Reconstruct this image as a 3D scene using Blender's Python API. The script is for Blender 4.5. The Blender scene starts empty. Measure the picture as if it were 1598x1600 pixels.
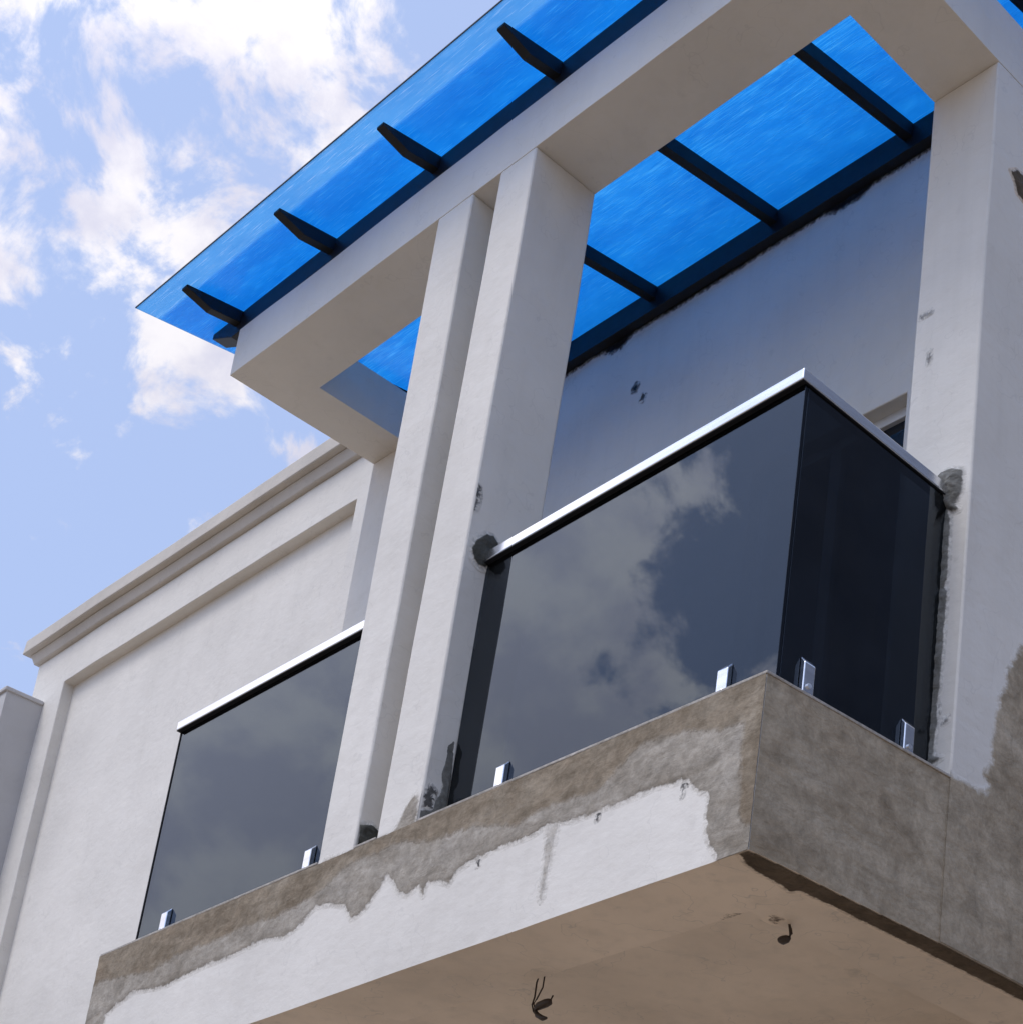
import bpy, bmesh, math, random
import numpy as np
from mathutils import Vector, Matrix, geometry, noise

# ------------------------------------------------------------------ camera, sky, sun, exposure
scene = bpy.context.scene
COL = scene.collection
cam_data = bpy.data.cameras.new("camera")
cam = bpy.data.objects.new("camera", cam_data)
COL.objects.link(cam)
right = Vector((0.76465, 0.64148, 0.06177))
up = Vector((0.16669, -0.28945, 0.94257))
fwd = Vector((-0.62251, 0.71044, 0.32826))
m = Matrix((right, up, -fwd)).transposed().to_4x4()
m.translation = Vector((3.4243, -3.0800, -2.7550))
cam.matrix_world = m
cam_data.sensor_fit = 'HORIZONTAL'
cam_data.sensor_width = 36.0
cam_data.lens = 36.0 * 2971.33 / 1598.0
cam_data.shift_x = -662.87 / 1598.0
cam_data.shift_y = 900.0 / 1598.0
cam_data.clip_start = 0.05
cam_data.clip_end = 5000.0
scene.camera = cam

SUN_EL = math.radians(56.0)
SUN_AZ = math.radians(-163.0)      # from +Y (behind the house) towards +X: a hazy sun over the street, to the left
scene.view_settings.view_transform = 'Standard'
scene.view_settings.look = 'None'
scene.view_settings.gamma = 1.0
scene.view_settings.use_curve_mapping = False
scene.view_settings.exposure = 0.28


def build_world():
    w = bpy.data.worlds.new("World")
    scene.world = w
    w.use_nodes = True
    nt = w.node_tree
    nt.nodes.clear()
    N, L = nt.nodes.new, nt.links.new

    def math_(op, a, b=None, clamp=False):
        n = N('ShaderNodeMath'); n.operation = op; n.use_clamp = clamp
        for i, v in enumerate((a, b)):
            if v is None:
                continue
            if isinstance(v, (int, float)):
                n.inputs[i].default_value = v
            else:
                L(v, n.inputs[i])
        return n.outputs[0]

    def smooth(v, a, b):
        n = N('ShaderNodeMapRange'); n.interpolation_type = 'SMOOTHSTEP'
        n.inputs['From Min'].default_value = a; n.inputs['From Max'].default_value = b
        L(v, n.inputs['Value'])
        return n.outputs[0]

    sky = N('ShaderNodeTexSky'); sky.sky_type = 'NISHITA'; sky.sun_disc = False
    sky.sun_elevation = SUN_EL; sky.sun_rotation = SUN_AZ
    sky.air_density = 1.0; sky.dust_density = 1.6; sky.ozone_density = 1.6
    tc = N('ShaderNodeTexCoord')
    dirv = tc.outputs['Generated']
    sep = N('ShaderNodeSeparateXYZ'); L(dirv, sep.inputs[0])
    den = math_('ADD', math_('MAXIMUM', sep.outputs[2], 0.0), 1.1)
    cx = math_('DIVIDE', sep.outputs[0], den); cy = math_('DIVIDE', sep.outputs[1], den)
    comb = N('ShaderNodeCombineXYZ'); L(cx, comb.inputs[0]); L(cy, comb.inputs[1])

    def noise(scale, detail, rough, off, dist=0.0):
        mp = N('ShaderNodeMapping'); mp.inputs['Location'].default_value = off
        L(comb.outputs[0], mp.inputs[0])
        n = N('ShaderNodeTexNoise'); n.inputs['Scale'].default_value = scale
        n.inputs['Detail'].default_value = detail; n.inputs['Roughness'].default_value = rough
        n.inputs['Distortion'].default_value = dist
        L(mp.outputs[0], n.inputs['Vector'])
        return n.outputs['Fac']

    def bank(d, inner, outer):
        vm = N('ShaderNodeVectorMath'); vm.operation = 'DOT_PRODUCT'
        nv = N('ShaderNodeVectorMath'); nv.operation = 'NORMALIZE'; L(dirv, nv.inputs[0])
        L(nv.outputs[0], vm.inputs[0]); vm.inputs[1].default_value = Vector(d).normalized()
        return smooth(vm.outputs['Value'], math.cos(math.radians(outer)), math.cos(math.radians(inner)))

    fine = noise(31.0, 10.0, 0.60, (3.1, 1.7, 0.0), 0.3)
    big = noise(4.0, 4.0, 0.5, (0.4, 7.3, 0.0))
    # cumulus banks the photograph shows: one high on the left, one behind the
    # wing wall and one (seen mirrored in the front glass) over the street
    b1 = bank((-0.712, 0.238, 0.668), 3.0, 8.5)
    b2 = bank((-0.748, 0.36, 0.553), 0.2, 1.5)
    b3 = bank((-0.79, -0.40, 0.465), 6.5, 13.0)
    b4 = bank((-0.835, 0.235, 0.50), 0.2, 1.6)
    field = math_('ADD', math_('ADD', math_('MULTIPLY', math_('SUBTRACT', fine, 0.5), 1.35), 0.5), math_('MULTIPLY', math_('SUBTRACT', big, 0.5), 0.30))
    for b, k in ((b1, 0.185), (b2, 0.17), (b3, 0.50), (b4, 0.12)):
        field = math_('ADD', field, math_('MULTIPLY', b, k))
    mask = smooth(field, 0.57, 0.73)
    shade = noise(22.0, 7.0, 0.6, (8.2, 4.4, 0.0), 0.2)
    cl = N('ShaderNodeMixRGB')
    cl.inputs['Color1'].default_value = (6.1, 6.1, 7.3, 1)
    cl.inputs['Color2'].default_value = (8.3, 8.1, 8.5, 1)
    L(smooth(shade, 0.40, 0.60), cl.inputs['Fac'])
    # light haze that fills the blue
    hz = N('ShaderNodeMixRGB'); hz.inputs['Fac'].default_value = 0.56
    L(sky.outputs[0], hz.inputs['Color1']); hz.inputs['Color2'].default_value = (5.4, 6.75, 10.5, 1)
    # hazy brightening round the veiled sun
    sunv = (math.sin(SUN_AZ) * math.cos(SUN_EL), math.cos(SUN_AZ) * math.cos(SUN_EL), math.sin(SUN_EL))
    dn = N('ShaderNodeVectorMath'); dn.operation = 'NORMALIZE'; L(dirv, dn.inputs[0])
    dp = N('ShaderNodeVectorMath'); dp.operation = 'DOT_PRODUCT'; L(dn.outputs[0], dp.inputs[0]); dp.inputs[1].default_value = sunv
    glow = math_('POWER', math_('MAXIMUM', dp.outputs['Value'], 0.0), 5.0)
    def lit(color, k, base):
        gm = N('ShaderNodeMixRGB'); gm.blend_type = 'MULTIPLY'; gm.inputs['Fac'].default_value = 1.0
        L(color, gm.inputs['Color1']); L(math_('ADD', math_('MULTIPLY', glow, k), base), gm.inputs['Color2'])
        return gm.outputs[0]
    mx = N('ShaderNodeMixRGB'); L(mask, mx.inputs['Fac'])
    L(lit(hz.outputs[0], 0.8, 1.0), mx.inputs['Color1']); L(lit(cl.outputs[0], 3.6, 0.9), mx.inputs['Color2'])
    bg = N('ShaderNodeBackground'); bg.inputs['Strength'].default_value = 0.1
    L(mx.outputs[0], bg.inputs['Color'])
    out = N('ShaderNodeOutputWorld'); L(bg.outputs[0], out.inputs['Surface'])


build_world()

sun_data = bpy.data.lights.new("sun", 'SUN')
sun_data.energy = 1.0
sun_data.angle = math.radians(22.0)
sun_data.color = (1.0, 0.94, 0.84)
sun = bpy.data.objects.new("sun", sun_data)
COL.objects.link(sun)
sd = Vector((math.sin(SUN_AZ) * math.cos(SUN_EL), math.cos(SUN_AZ) * math.cos(SUN_EL), math.sin(SUN_EL)))
sun.rotation_euler = sd.to_track_quat('Z', 'Y').to_euler()
sun.location = sd * 40

# ------------------------------------------------------------------ materials


def new_mat(name):
    mt = bpy.data.materials.new(name); mt.use_nodes = True
    nt = mt.node_tree; nt.nodes.clear()
    out = nt.nodes.new('ShaderNodeOutputMaterial')
    return mt, nt, out


def pos_noise(nt, scale, detail=4.0, rough=0.55, stretch=(1, 1, 1), dist=0.0, off=(0, 0, 0)):
    g = nt.nodes.new('ShaderNodeNewGeometry')
    mp = nt.nodes.new('ShaderNodeMapping')
    mp.inputs['Scale'].default_value = stretch
    mp.inputs['Location'].default_value = off
    nt.links.new(g.outputs['Position'], mp.inputs[0])
    n = nt.nodes.new('ShaderNodeTexNoise')
    n.inputs['Scale'].default_value = scale; n.inputs['Detail'].default_value = detail
    n.inputs['Roughness'].default_value = rough; n.inputs['Distortion'].default_value = dist
    nt.links.new(mp.outputs[0], n.inputs['Vector'])
    return n.outputs['Fac']


def ramp(nt, fac, stops):
    r = nt.nodes.new('ShaderNodeValToRGB')
    el = r.color_ramp.elements
    while len(el) < len(stops):
        el.new(0.5)
    for e, (p, c) in zip(el, stops):
        e.position = p; e.color = (*c, 1)
    nt.links.new(fac, r.inputs[0])
    return r.outputs[0]


def mixc(nt, a, b, fac, mode='MIX'):
    n = nt.nodes.new('ShaderNodeMixRGB'); n.blend_type = mode
    for i, v in ((0, fac), (1, a), (2, b)):
        if isinstance(v, (int, float)):
            n.inputs[i].default_value = v
        elif isinstance(v, tuple):
            n.inputs[i].default_value = (*v, 1)
        else:
            nt.links.new(v, n.inputs[i])
    return n.outputs[0]


def bump(nt, parts):
    prev = None
    for h, strength, dist in parts:
        b = nt.nodes.new('ShaderNodeBump')
        b.inputs['Strength'].default_value = strength; b.inputs['Distance'].default_value = dist
        nt.links.new(h, b.inputs['Height'])
        if prev is not None:
            nt.links.new(prev, b.inputs['Normal'])
        prev = b.outputs[0]
    return prev


def principled(nt, out, color, rough=0.7, metallic=0.0, normal=None, spec=0.5):
    p = nt.nodes.new('ShaderNodeBsdfPrincipled')
    if isinstance(color, tuple):
        p.inputs['Base Color'].default_value = (*color, 1)
    else:
        nt.links.new(color, p.inputs['Base Color'])
    if isinstance(rough, (int, float)):
        p.inputs['Roughness'].default_value = rough
    else:
        nt.links.new(rough, p.inputs['Roughness'])
    p.inputs['Metallic'].default_value = metallic
    p.inputs['Specular IOR Level'].default_value = spec
    if normal is not None:
        nt.links.new(normal, p.inputs['Normal'])
    nt.links.new(p.outputs[0], out.inputs['Surface'])
    return p


def paint_nodes(nt, base, amount=0.07, stain=0.12):
    n1 = pos_noise(nt, 1.3, 5, 0.6)
    n2 = pos_noise(nt, 7.0, 6, 0.6, off=(3, 1, 5))
    dark = tuple(c * (1 - amount * 1.8) for c in base)
    c = ramp(nt, n1, [(0.30, dark), (0.68, base)])
    n3 = pos_noise(nt, 3.2, 6, 0.65, stretch=(3.2, 3.2, 0.35), off=(1, 8, 2))
    st = ramp(nt, n3, [(0.50, (0, 0, 0)), (0.78, (stain, stain, stain))])
    c = mixc(nt, c, (0.38, 0.35, 0.30), st)
    sp = ramp(nt, n2, [(0.64, (0, 0, 0)), (0.76, (stain * 1.5,) * 3)])
    c = mixc(nt, c, (0.33, 0.31, 0.27), sp)
    # hairline cracks and trowel marks
    w = pos_noise(nt, 2.2, 4, 0.6, off=(7, 3, 1))
    wm = nt.nodes.new('ShaderNodeMath'); wm.operation = 'SUBTRACT'; wm.inputs[1].default_value = 0.5
    nt.links.new(w, wm.inputs[0])
    wa = nt.nodes.new('ShaderNodeMath'); wa.operation = 'ABSOLUTE'; nt.links.new(wm.outputs[0], wa.inputs[0])
    ck = ramp(nt, wa.outputs[0], [(0.0, (stain * 1.4,) * 3), (0.0035, (0, 0, 0))])
    c = mixc(nt, c, (0.36, 0.34, 0.31), ck)
    h1 = pos_noise(nt, 4.0, 3, 0.5)
    h2 = pos_noise(nt, 55.0, 4, 0.6)
    h3 = pos_noise(nt, 15.0, 4, 0.55, stretch=(1, 1, 1.8))
    return c, [(h1, 0.35, 0.03), (h3, 0.28, 0.008), (h2, 0.2, 0.003)]


def paint_mat(name, base, amount=0.07, stain=0.12):
    mt, nt, out = new_mat(name)
    c, parts = paint_nodes(nt, base, amount, stain)
    principled(nt, out, c, 0.72, normal=bump(nt, parts), spec=0.3)
    return mt


def cement_nodes(nt, a, b, c3, scale=5.0):
    n1 = pos_noise(nt, scale, 7, 0.62, stretch=(0.7, 0.7, 1.1), dist=0.8)
    n2 = pos_noise(nt, scale * 3.5, 6, 0.65, off=(5, 2, 9), dist=0.5)
    n3 = pos_noise(nt, scale * 1.5, 3, 0.55, stretch=(0.6, 0.6, 1.8), off=(2, 6, 1), dist=0.6)
    n4 = pos_noise(nt, 90, 3, 0.6, off=(1, 1, 1))
    c = ramp(nt, n1, [(0.28, a), (0.52, b), (0.76, c3)])
    k = ramp(nt, n2, [(0.30, (0.74, 0.73, 0.71)), (0.62, (1.12, 1.11, 1.10))])
    c = mixc(nt, c, k, 1.0, 'MULTIPLY')
    k3 = ramp(nt, n3, [(0.32, (0.86, 0.84, 0.81)), (0.5, (1.0, 1.0, 1.0)), (0.72, (1.14, 1.13, 1.12))])
    c = mixc(nt, c, k3, 1.0, 'MULTIPLY')
    k2 = ramp(nt, n4, [(0.3, (0.88, 0.88, 0.88)), (0.7, (1.06, 1.06, 1.06))])
    c = mixc(nt, c, k2, 1.0, 'MULTIPLY')
    h1 = pos_noise(nt, 9, 5, 0.6, dist=0.6)
    h2 = pos_noise(nt, 34, 5, 0.65, stretch=(0.6, 0.6, 1.5))
    return c, [(h1, 0.5, 0.02), (n3, 0.35, 0.012), (h2, 0.45, 0.006), (n4, 0.3, 0.002)]


def cement_mat(name, a, b, c3, scale=5.0):
    mt, nt, out = new_mat(name)
    c, parts = cement_nodes(nt, a, b, c3, scale)
    principled(nt, out, c, 0.9, normal=bump(nt, parts), spec=0.2)
    return mt


def skin_mat(name, under, top, top2=None, scale=5.0, warp=0.03, soft=0.007, wash=0.35, streak=(1, 1, 1), fine=0.016):
    """a smear trowelled over paint: attribute 'edge' is the measured distance inside its outline (m),
    'band' the distance inside a second, darker coat; noise feathers both"""
    mt, nt, out = new_mat(name)

    def M_(op, a, b):
        n = nt.nodes.new('ShaderNodeMath'); n.operation = op
        for i, v in enumerate((a, b)):
            if isinstance(v, (int, float)):
                n.inputs[i].default_value = v
            else:
                nt.links.new(v, n.inputs[i])
        return n.outputs[0]

    def step(v, a, b, hi=1.0):
        n = nt.nodes.new('ShaderNodeMapRange'); n.interpolation_type = 'SMOOTHSTEP'
        n.inputs['From Min'].default_value = a; n.inputs['From Max'].default_value = b; n.inputs['To Max'].default_value = hi
        nt.links.new(v, n.inputs['Value']); return n.outputs[0]

    def attr(n):
        a = nt.nodes.new('ShaderNodeAttribute'); a.attribute_name = n; return a.outputs['Fac']

    na = pos_noise(nt, 14, 5, 0.6, stretch=streak, dist=1.0)
    nb = pos_noise(nt, 48, 5, 0.65, stretch=streak, off=(4, 4, 1), dist=0.8)
    d = M_('ADD', attr('edge'), M_('ADD', M_('MULTIPLY', M_('SUBTRACT', na, 0.5), warp), M_('MULTIPLY', M_('SUBTRACT', nb, 0.5), fine)))
    cu, pu = paint_nodes(nt, under)
    ct, pt = cement_nodes(nt, *top, scale)
    if top2:
        c2, p2 = cement_nodes(nt, *top2, scale * 1.1)
        d2 = M_('ADD', attr('band'), M_('ADD', M_('MULTIPLY', M_('SUBTRACT', na, 0.5), 0.05), M_('MULTIPLY', M_('SUBTRACT', nb, 0.5), 0.02)))
        ct = mixc(nt, ct, c2, step(d2, -0.012, 0.012))
        rim = M_('MULTIPLY', M_('MULTIPLY', step(d2, -0.007, -0.001), step(d2, 0.006, 0.0)), step(nb, 0.42, 0.62, 0.42))
        ct = mixc(nt, ct, tuple(v * 0.55 for v in top2[0]), rim)
    thin = step(d, -0.020, -0.002, wash)
    cw = mixc(nt, cu, ct, M_('MULTIPLY', thin, step(nb, 0.35, 0.6)))
    full = step(d, -soft, soft)
    c = mixc(nt, cw, ct, full)
    bm_ = bump(nt, [(full, 0.45, 0.004)] + pt)
    principled(nt, out, c, 0.86, normal=bm_, spec=0.22)
    return mt


M = {}
PAINT = (0.755, 0.715, 0.645)
M['paint'] = paint_mat('white_render', PAINT)
M['cream'] = paint_mat('cornice_render', (0.58, 0.53, 0.46), 0.10, 0.22)
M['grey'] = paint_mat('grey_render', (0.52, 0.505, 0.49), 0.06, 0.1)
M['soffit'] = paint_mat('soffit_paint', (0.78, 0.665, 0.535), 0.14, 0.30)
CEM = ((0.185, 0.142, 0.095), (0.25, 0.205, 0.148), (0.33, 0.285, 0.22))
SMR = ((0.27, 0.238, 0.192), (0.345, 0.312, 0.262), (0.43, 0.395, 0.345))
MOR = ((0.12, 0.118, 0.105), (0.17, 0.167, 0.15), (0.23, 0.225, 0.205))
RAW = ((0.07, 0.052, 0.034), (0.10, 0.076, 0.052), (0.14, 0.112, 0.082))
SOOT = ((0.006, 0.007, 0.010), (0.012, 0.014, 0.019), (0.04, 0.045, 0.055))
SCF = ((0.07, 0.066, 0.06), (0.13, 0.126, 0.12), (0.24, 0.235, 0.225))
CEMS = ((0.31, 0.25, 0.175), (0.40, 0.335, 0.245), (0.49, 0.42, 0.32))
M['cement'] = cement_mat('cement_render', *CEMS)
M['mortar'] = cement_mat('grey_mortar', *MOR, 14.0)
M['skin_fascia'] = skin_mat('smeared_cement', PAINT, SMR, CEM, 5.0, 0.034, 0.0035, 0.5, (1.0, 1.0, 1.0))
M['skin_cement'] = skin_mat('cement_patch', PAINT, CEMS, None, 5.0, 0.05, 0.010, 0.5)
M['skin_drip'] = skin_mat('dried_cement_drip', PAINT, ((0.40, 0.37, 0.32), (0.50, 0.47, 0.42), (0.6, 0.575, 0.53)), None, 9.0, 0.02, 0.006, 0.6, (2.5, 2.5, 0.5), 0.012)
M['skin_smear'] = skin_mat('cement_lick', PAINT, SMR, None, 5.0, 0.03, 0.008, 0.5)
M['skin_mortar'] = skin_mat('mortar_lump', PAINT, MOR, None, 14.0, 0.012, 0.003, 0.4, (1, 1, 1), 0.008)
M['skin_mortar_dark'] = skin_mat('dark_mortar', PAINT, ((0.05, 0.051, 0.044), (0.07, 0.071, 0.062), (0.10, 0.10, 0.09)), None, 14.0, 0.012, 0.003, 0.4, (1, 1, 1), 0.008)
M['skin_faint'] = skin_mat('faint_scuff', PAINT, ((0.24, 0.23, 0.22), (0.34, 0.33, 0.31), (0.5, 0.49, 0.47)), None, 20.0, 0.03, 0.006, 0.5, (1, 1, 1.0), 0.045)
M['skin_raw'] = skin_mat('raw_concrete_strip', (0.78, 0.665, 0.535), RAW, None, 12.0, 0.02, 0.004, 0.4)
M['skin_soot'] = skin_mat('black_sealant', PAINT, SOOT, None, 18.0, 0.022, 0.014, 0.75, (1, 1, 1), 0.014)
M['skin_scuff'] = skin_mat('scuff_mark', PAINT, SCF, None, 20.0, 0.03, 0.004, 0.5, (1, 1, 1.0), 0.045)
M['skin_stain'] = skin_mat('soffit_stain', (0.78, 0.665, 0.535), ((0.10, 0.075, 0.055), (0.17, 0.13, 0.10), (0.3, 0.25, 0.2)), None, 20.0, 0.05, 0.012, 0.7, (1, 1, 1.0), 0.05)
M['raw'] = cement_mat('raw_concrete', (0.075, 0.055, 0.035), (0.10, 0.075, 0.05), (0.13, 0.105, 0.075), 12.0)
M['screed'] = cement_mat('pale_screed', (0.33, 0.31, 0.28), (0.42, 0.39, 0.35), (0.5, 0.47, 0.43), 16.0)


def ground_mat():
    mt, nt, out = new_mat('packed_earth')
    n1 = pos_noise(nt, 0.35, 6, 0.6)
    n2 = pos_noise(nt, 6.0, 6, 0.65, off=(2, 2, 2))
    c = ramp(nt, n1, [(0.3, (0.25, 0.185, 0.12)), (0.7, (0.42, 0.335, 0.25))])
    k = ramp(nt, n2, [(0.3, (0.75, 0.74, 0.72)), (0.7, (1.1, 1.1, 1.1))])
    c = mixc(nt, c, k, 1.0, 'MULTIPLY')
    principled(nt, out, c, 0.95, normal=bump(nt, [(n2, 0.6, 0.05)]), spec=0.1)
    return mt


def black_metal():
    mt, nt, out = new_mat('black_painted_steel')
    n1 = pos_noise(nt, 20, 5, 0.6)
    c = ramp(nt, n1, [(0.3, (0.005, 0.006, 0.009)), (0.75, (0.012, 0.014, 0.019))])
    principled(nt, out, c, 0.5, normal=bump(nt, [(n1, 0.2, 0.002)]), spec=0.3)
    return mt


def steel(name='brushed_steel', rough=0.16):
    mt, nt, out = new_mat(name)
    n1 = pos_noise(nt, 22, 5, 0.6, stretch=(0.15, 0.15, 2.0))
    c = ramp(nt, n1, [(0.3, (0.72, 0.72, 0.73)), (0.7, (0.86, 0.86, 0.87))])
    r = nt.nodes.new('ShaderNodeMapRange')
    r.inputs['To Min'].default_value = rough * 0.8; r.inputs['To Max'].default_value = rough * 1.7
    nt.links.new(n1, r.inputs['Value'])
    principled(nt, out, c, r.outputs[0], 1.0)
    return mt


def outer_only(nt, fac):
    """reflect only where a ray meets the sheet from outside"""
    g = nt.nodes.new('ShaderNodeNewGeometry')
    inv = nt.nodes.new('ShaderNodeMath'); inv.operation = 'SUBTRACT'; inv.inputs[0].default_value = 1.0
    nt.links.new(g.outputs['Backfacing'], inv.inputs[1])
    mu = nt.nodes.new('ShaderNodeMath'); mu.operation = 'MULTIPLY'
    nt.links.new(fac, mu.inputs[0]); nt.links.new(inv.outputs[0], mu.inputs[1])
    return mu.outputs[0]


def tinted_glass():
    mt, nt, out = new_mat('tinted_reflective_glass')
    fr = nt.nodes.new('ShaderNodeFresnel'); fr.inputs['IOR'].default_value = 1.53
    h = pos_noise(nt, 1.1, 2, 0.4)
    b = bump(nt, [(h, 0.05, 0.02)])
    gl = nt.nodes.new('ShaderNodeBsdfGlossy'); gl.inputs['Roughness'].default_value = 0.012
    gl.inputs['Color'].default_value = (0.78, 0.88, 1.0, 1)
    nt.links.new(b, gl.inputs['Normal'])
    tr = nt.nodes.new('ShaderNodeBsdfTransparent'); tr.inputs['Color'].default_value = (0.09, 0.105, 0.125, 1)
    mx = nt.nodes.new('ShaderNodeMixShader')
    nt.links.new(outer_only(nt, fr.outputs[0]), mx.inputs[0]); nt.links.new(tr.outputs[0], mx.inputs[1]); nt.links.new(gl.outputs[0], mx.inputs[2])
    # a thin film of site dust lying on the pane
    df = nt.nodes.new('ShaderNodeBsdfDiffuse'); df.inputs['Color'].default_value = (0.42, 0.40, 0.38, 1)
    dn = pos_noise(nt, 5.0, 6, 0.65)
    dm = nt.nodes.new('ShaderNodeMapRange'); dm.inputs['From Min'].default_value = 0.35; dm.inputs['From Max'].default_value = 0.8
    dm.inputs['To Min'].default_value = 0.002; dm.inputs['To Max'].default_value = 0.016
    nt.links.new(dn, dm.inputs['Value'])
    m2 = nt.nodes.new('ShaderNodeMixShader')
    nt.links.new(dm.outputs[0], m2.inputs[0]); nt.links.new(mx.outputs[0], m2.inputs[1]); nt.links.new(df.outputs[0], m2.inputs[2])
    nt.links.new(m2.outputs[0], out.inputs['Surface'])
    return mt


def blue_sheet(name, tint, clear):
    mt, nt, out = new_mat(name)
    s1 = pos_noise(nt, 1.0, 2, 0.5, stretch=(8, 250, 250))
    s2 = pos_noise(nt, 1.0, 4, 0.6, stretch=(1.4, 110, 110), off=(4, 2, 0))
    s3 = pos_noise(nt, 3.0, 4, 0.6, off=(9, 3, 0))
    # the fine scratches and dew runs lie thickest on the middle of the slope
    g = nt.nodes.new('ShaderNodeNewGeometry')
    sx = nt.nodes.new('ShaderNodeSeparateXYZ'); nt.links.new(g.outputs['Position'], sx.inputs[0])
    y1 = nt.nodes.new('ShaderNodeMapRange'); y1.inputs['From Min'].default_value = 1.1; y1.inputs['From Max'].default_value = 0.45
    y1.inputs['To Min'].default_value = -0.02; y1.inputs['To Max'].default_value = 0.085; nt.links.new(sx.outputs[1], y1.inputs['Value'])
    y2 = nt.nodes.new('ShaderNodeMapRange'); y2.inputs['From Min'].default_value = -0.05; y2.inputs['From Max'].default_value = 0.25
    y2.inputs['To Min'].default_value = -0.085; y2.inputs['To Max'].default_value = 0.0; nt.links.new(sx.outputs[1], y2.inputs['Value'])
    ad = nt.nodes.new('ShaderNodeMath'); ad.operation = 'ADD'; nt.links.new(y1.outputs[0], ad.inputs[0]); nt.links.new(y2.outputs[0], ad.inputs[1])
    ad2 = nt.nodes.new('ShaderNodeMath'); ad2.operation = 'ADD'; nt.links.new(ad.outputs[0], ad2.inputs[0]); nt.links.new(s1, ad2.inputs[1])
    k = ramp(nt, ad2.outputs[0], [(0.25, (0.90, 0.94, 0.97)), (0.60, (1.0, 1.0, 1.0)), (0.69, (2.6, 1.36, 1.12))])
    k2 = ramp(nt, s3, [(0.3, (0.95, 0.97, 0.98)), (0.7, (1.03, 1.02, 1.01))])
    s4 = pos_noise(nt, 1.0, 5, 0.6, stretch=(1.2, 9, 9), off=(2, 5, 0))
    k4 = ramp(nt, s4, [(0.32, (0.93, 0.965, 0.98)), (0.60, (1.03, 1.02, 1.01))])
    c = mixc(nt, k, k2, 1.0, 'MULTIPLY')
    c = mixc(nt, c, k4, 1.0, 'MULTIPLY')
    c = mixc(nt, tint, c, 1.0, 'MULTIPLY')
    bm_ = bump(nt, [(s1, 0.35, 0.004), (s2, 0.25, 0.003)])
    tl = nt.nodes.new('ShaderNodeBsdfTranslucent'); nt.links.new(c, tl.inputs['Color']); nt.links.new(bm_, tl.inputs['Normal'])
    tr = nt.nodes.new('ShaderNodeBsdfTransparent'); nt.links.new(c, tr.inputs['Color'])
    mx = nt.nodes.new('ShaderNodeMixShader'); mx.inputs[0].default_value = clear
    nt.links.new(tl.outputs[0], mx.inputs[1]); nt.links.new(tr.outputs[0], mx.inputs[2])
    gl = nt.nodes.new('ShaderNodeBsdfGlossy'); gl.inputs['Roughness'].default_value = 0.25
    nt.links.new(bm_, gl.inputs['Normal'])
    fr = nt.nodes.new('ShaderNodeFresnel'); fr.inputs['IOR'].default_value = 1.4
    m2 = nt.nodes.new('ShaderNodeMixShader')
    nt.links.new(outer_only(nt, fr.outputs[0]), m2.inputs[0]); nt.links.new(mx.outputs[0], m2.inputs[1]); nt.links.new(gl.outputs[0], m2.inputs[2])
    nt.links.new(m2.outputs[0], out.inputs['Surface'])
    return mt


def simple(name, color, rough=0.5, metallic=0.0, spec=0.5):
    mt, nt, out = new_mat(name)
    n1 = pos_noise(nt, 25, 4, 0.6)
    c = ramp(nt, n1, [(0.3, tuple(v * 0.85 for v in color)), (0.7, color)])
    principled(nt, out, c, rough, metallic, spec=spec)
    return mt


M['ground'] = ground_mat()
M['black'] = black_metal()
M['steel'] = steel()
M['steel_dark'] = steel('satin_steel', 0.28)
M['glass'] = tinted_glass()
M['sheet'] = blue_sheet('blue_polycarbonate', (0.29, 0.565, 0.79), 0.28)
M['lining'] = blue_sheet('blue_polycarbonate_lining', (0.28, 0.78, 0.985), 0.5)
M['pane'] = simple('dark_window_pane', (0.006, 0.010, 0.018), 0.06, 0.0, 0.6)
M['frame'] = simple('white_aluminium', (0.62, 0.62, 0.62), 0.4)
M['copper'] = simple('brown_cable', (0.035, 0.02, 0.01), 0.5)
M['matt_black'] = simple('matt_black_strip', (0.012, 0.012, 0.014), 0.7, spec=0.2)
M['block'] = paint_mat('added_block_render', (0.19, 0.215, 0.27), 0.12, 0.05)  # dark tone of the added block that the side glass mirrors

# ------------------------------------------------------------------ mesh helpers


def wob(co):
    """hand-made unevenness: one continuous field for the whole house, a few millimetres"""
    p = Vector(co)
    return p + noise.noise_vector(p * 1.3) * 0.0035 + noise.noise_vector(p * 3.2 + Vector((7, 3, 1))) * 0.0014


def roughen(bm, step=0.07):
    """cut the mesh into a grid and push every point through wob()"""
    for ax in range(3):
        lo = min(v.co[ax] for v in bm.verts); hi = max(v.co[ax] for v in bm.verts)
        st = step if hi - lo < 5 else (hi - lo) / 60
        if ax == 2:
            lo = max(lo, -1.5)
        n = int((hi - lo) / st)
        for k in range(1, n + 1):
            c = lo + (hi - lo) * k / (n + 1)
            no = Vector((0, 0, 0)); no[ax] = 1
            co = Vector((0, 0, 0)); co[ax] = c
            bmesh.ops.bisect_plane(bm, geom=bm.verts[:] + bm.edges[:] + bm.faces[:], dist=1e-5, plane_co=co, plane_no=no)
    for v in bm.verts:
        v.co = wob(v.co)


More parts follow.
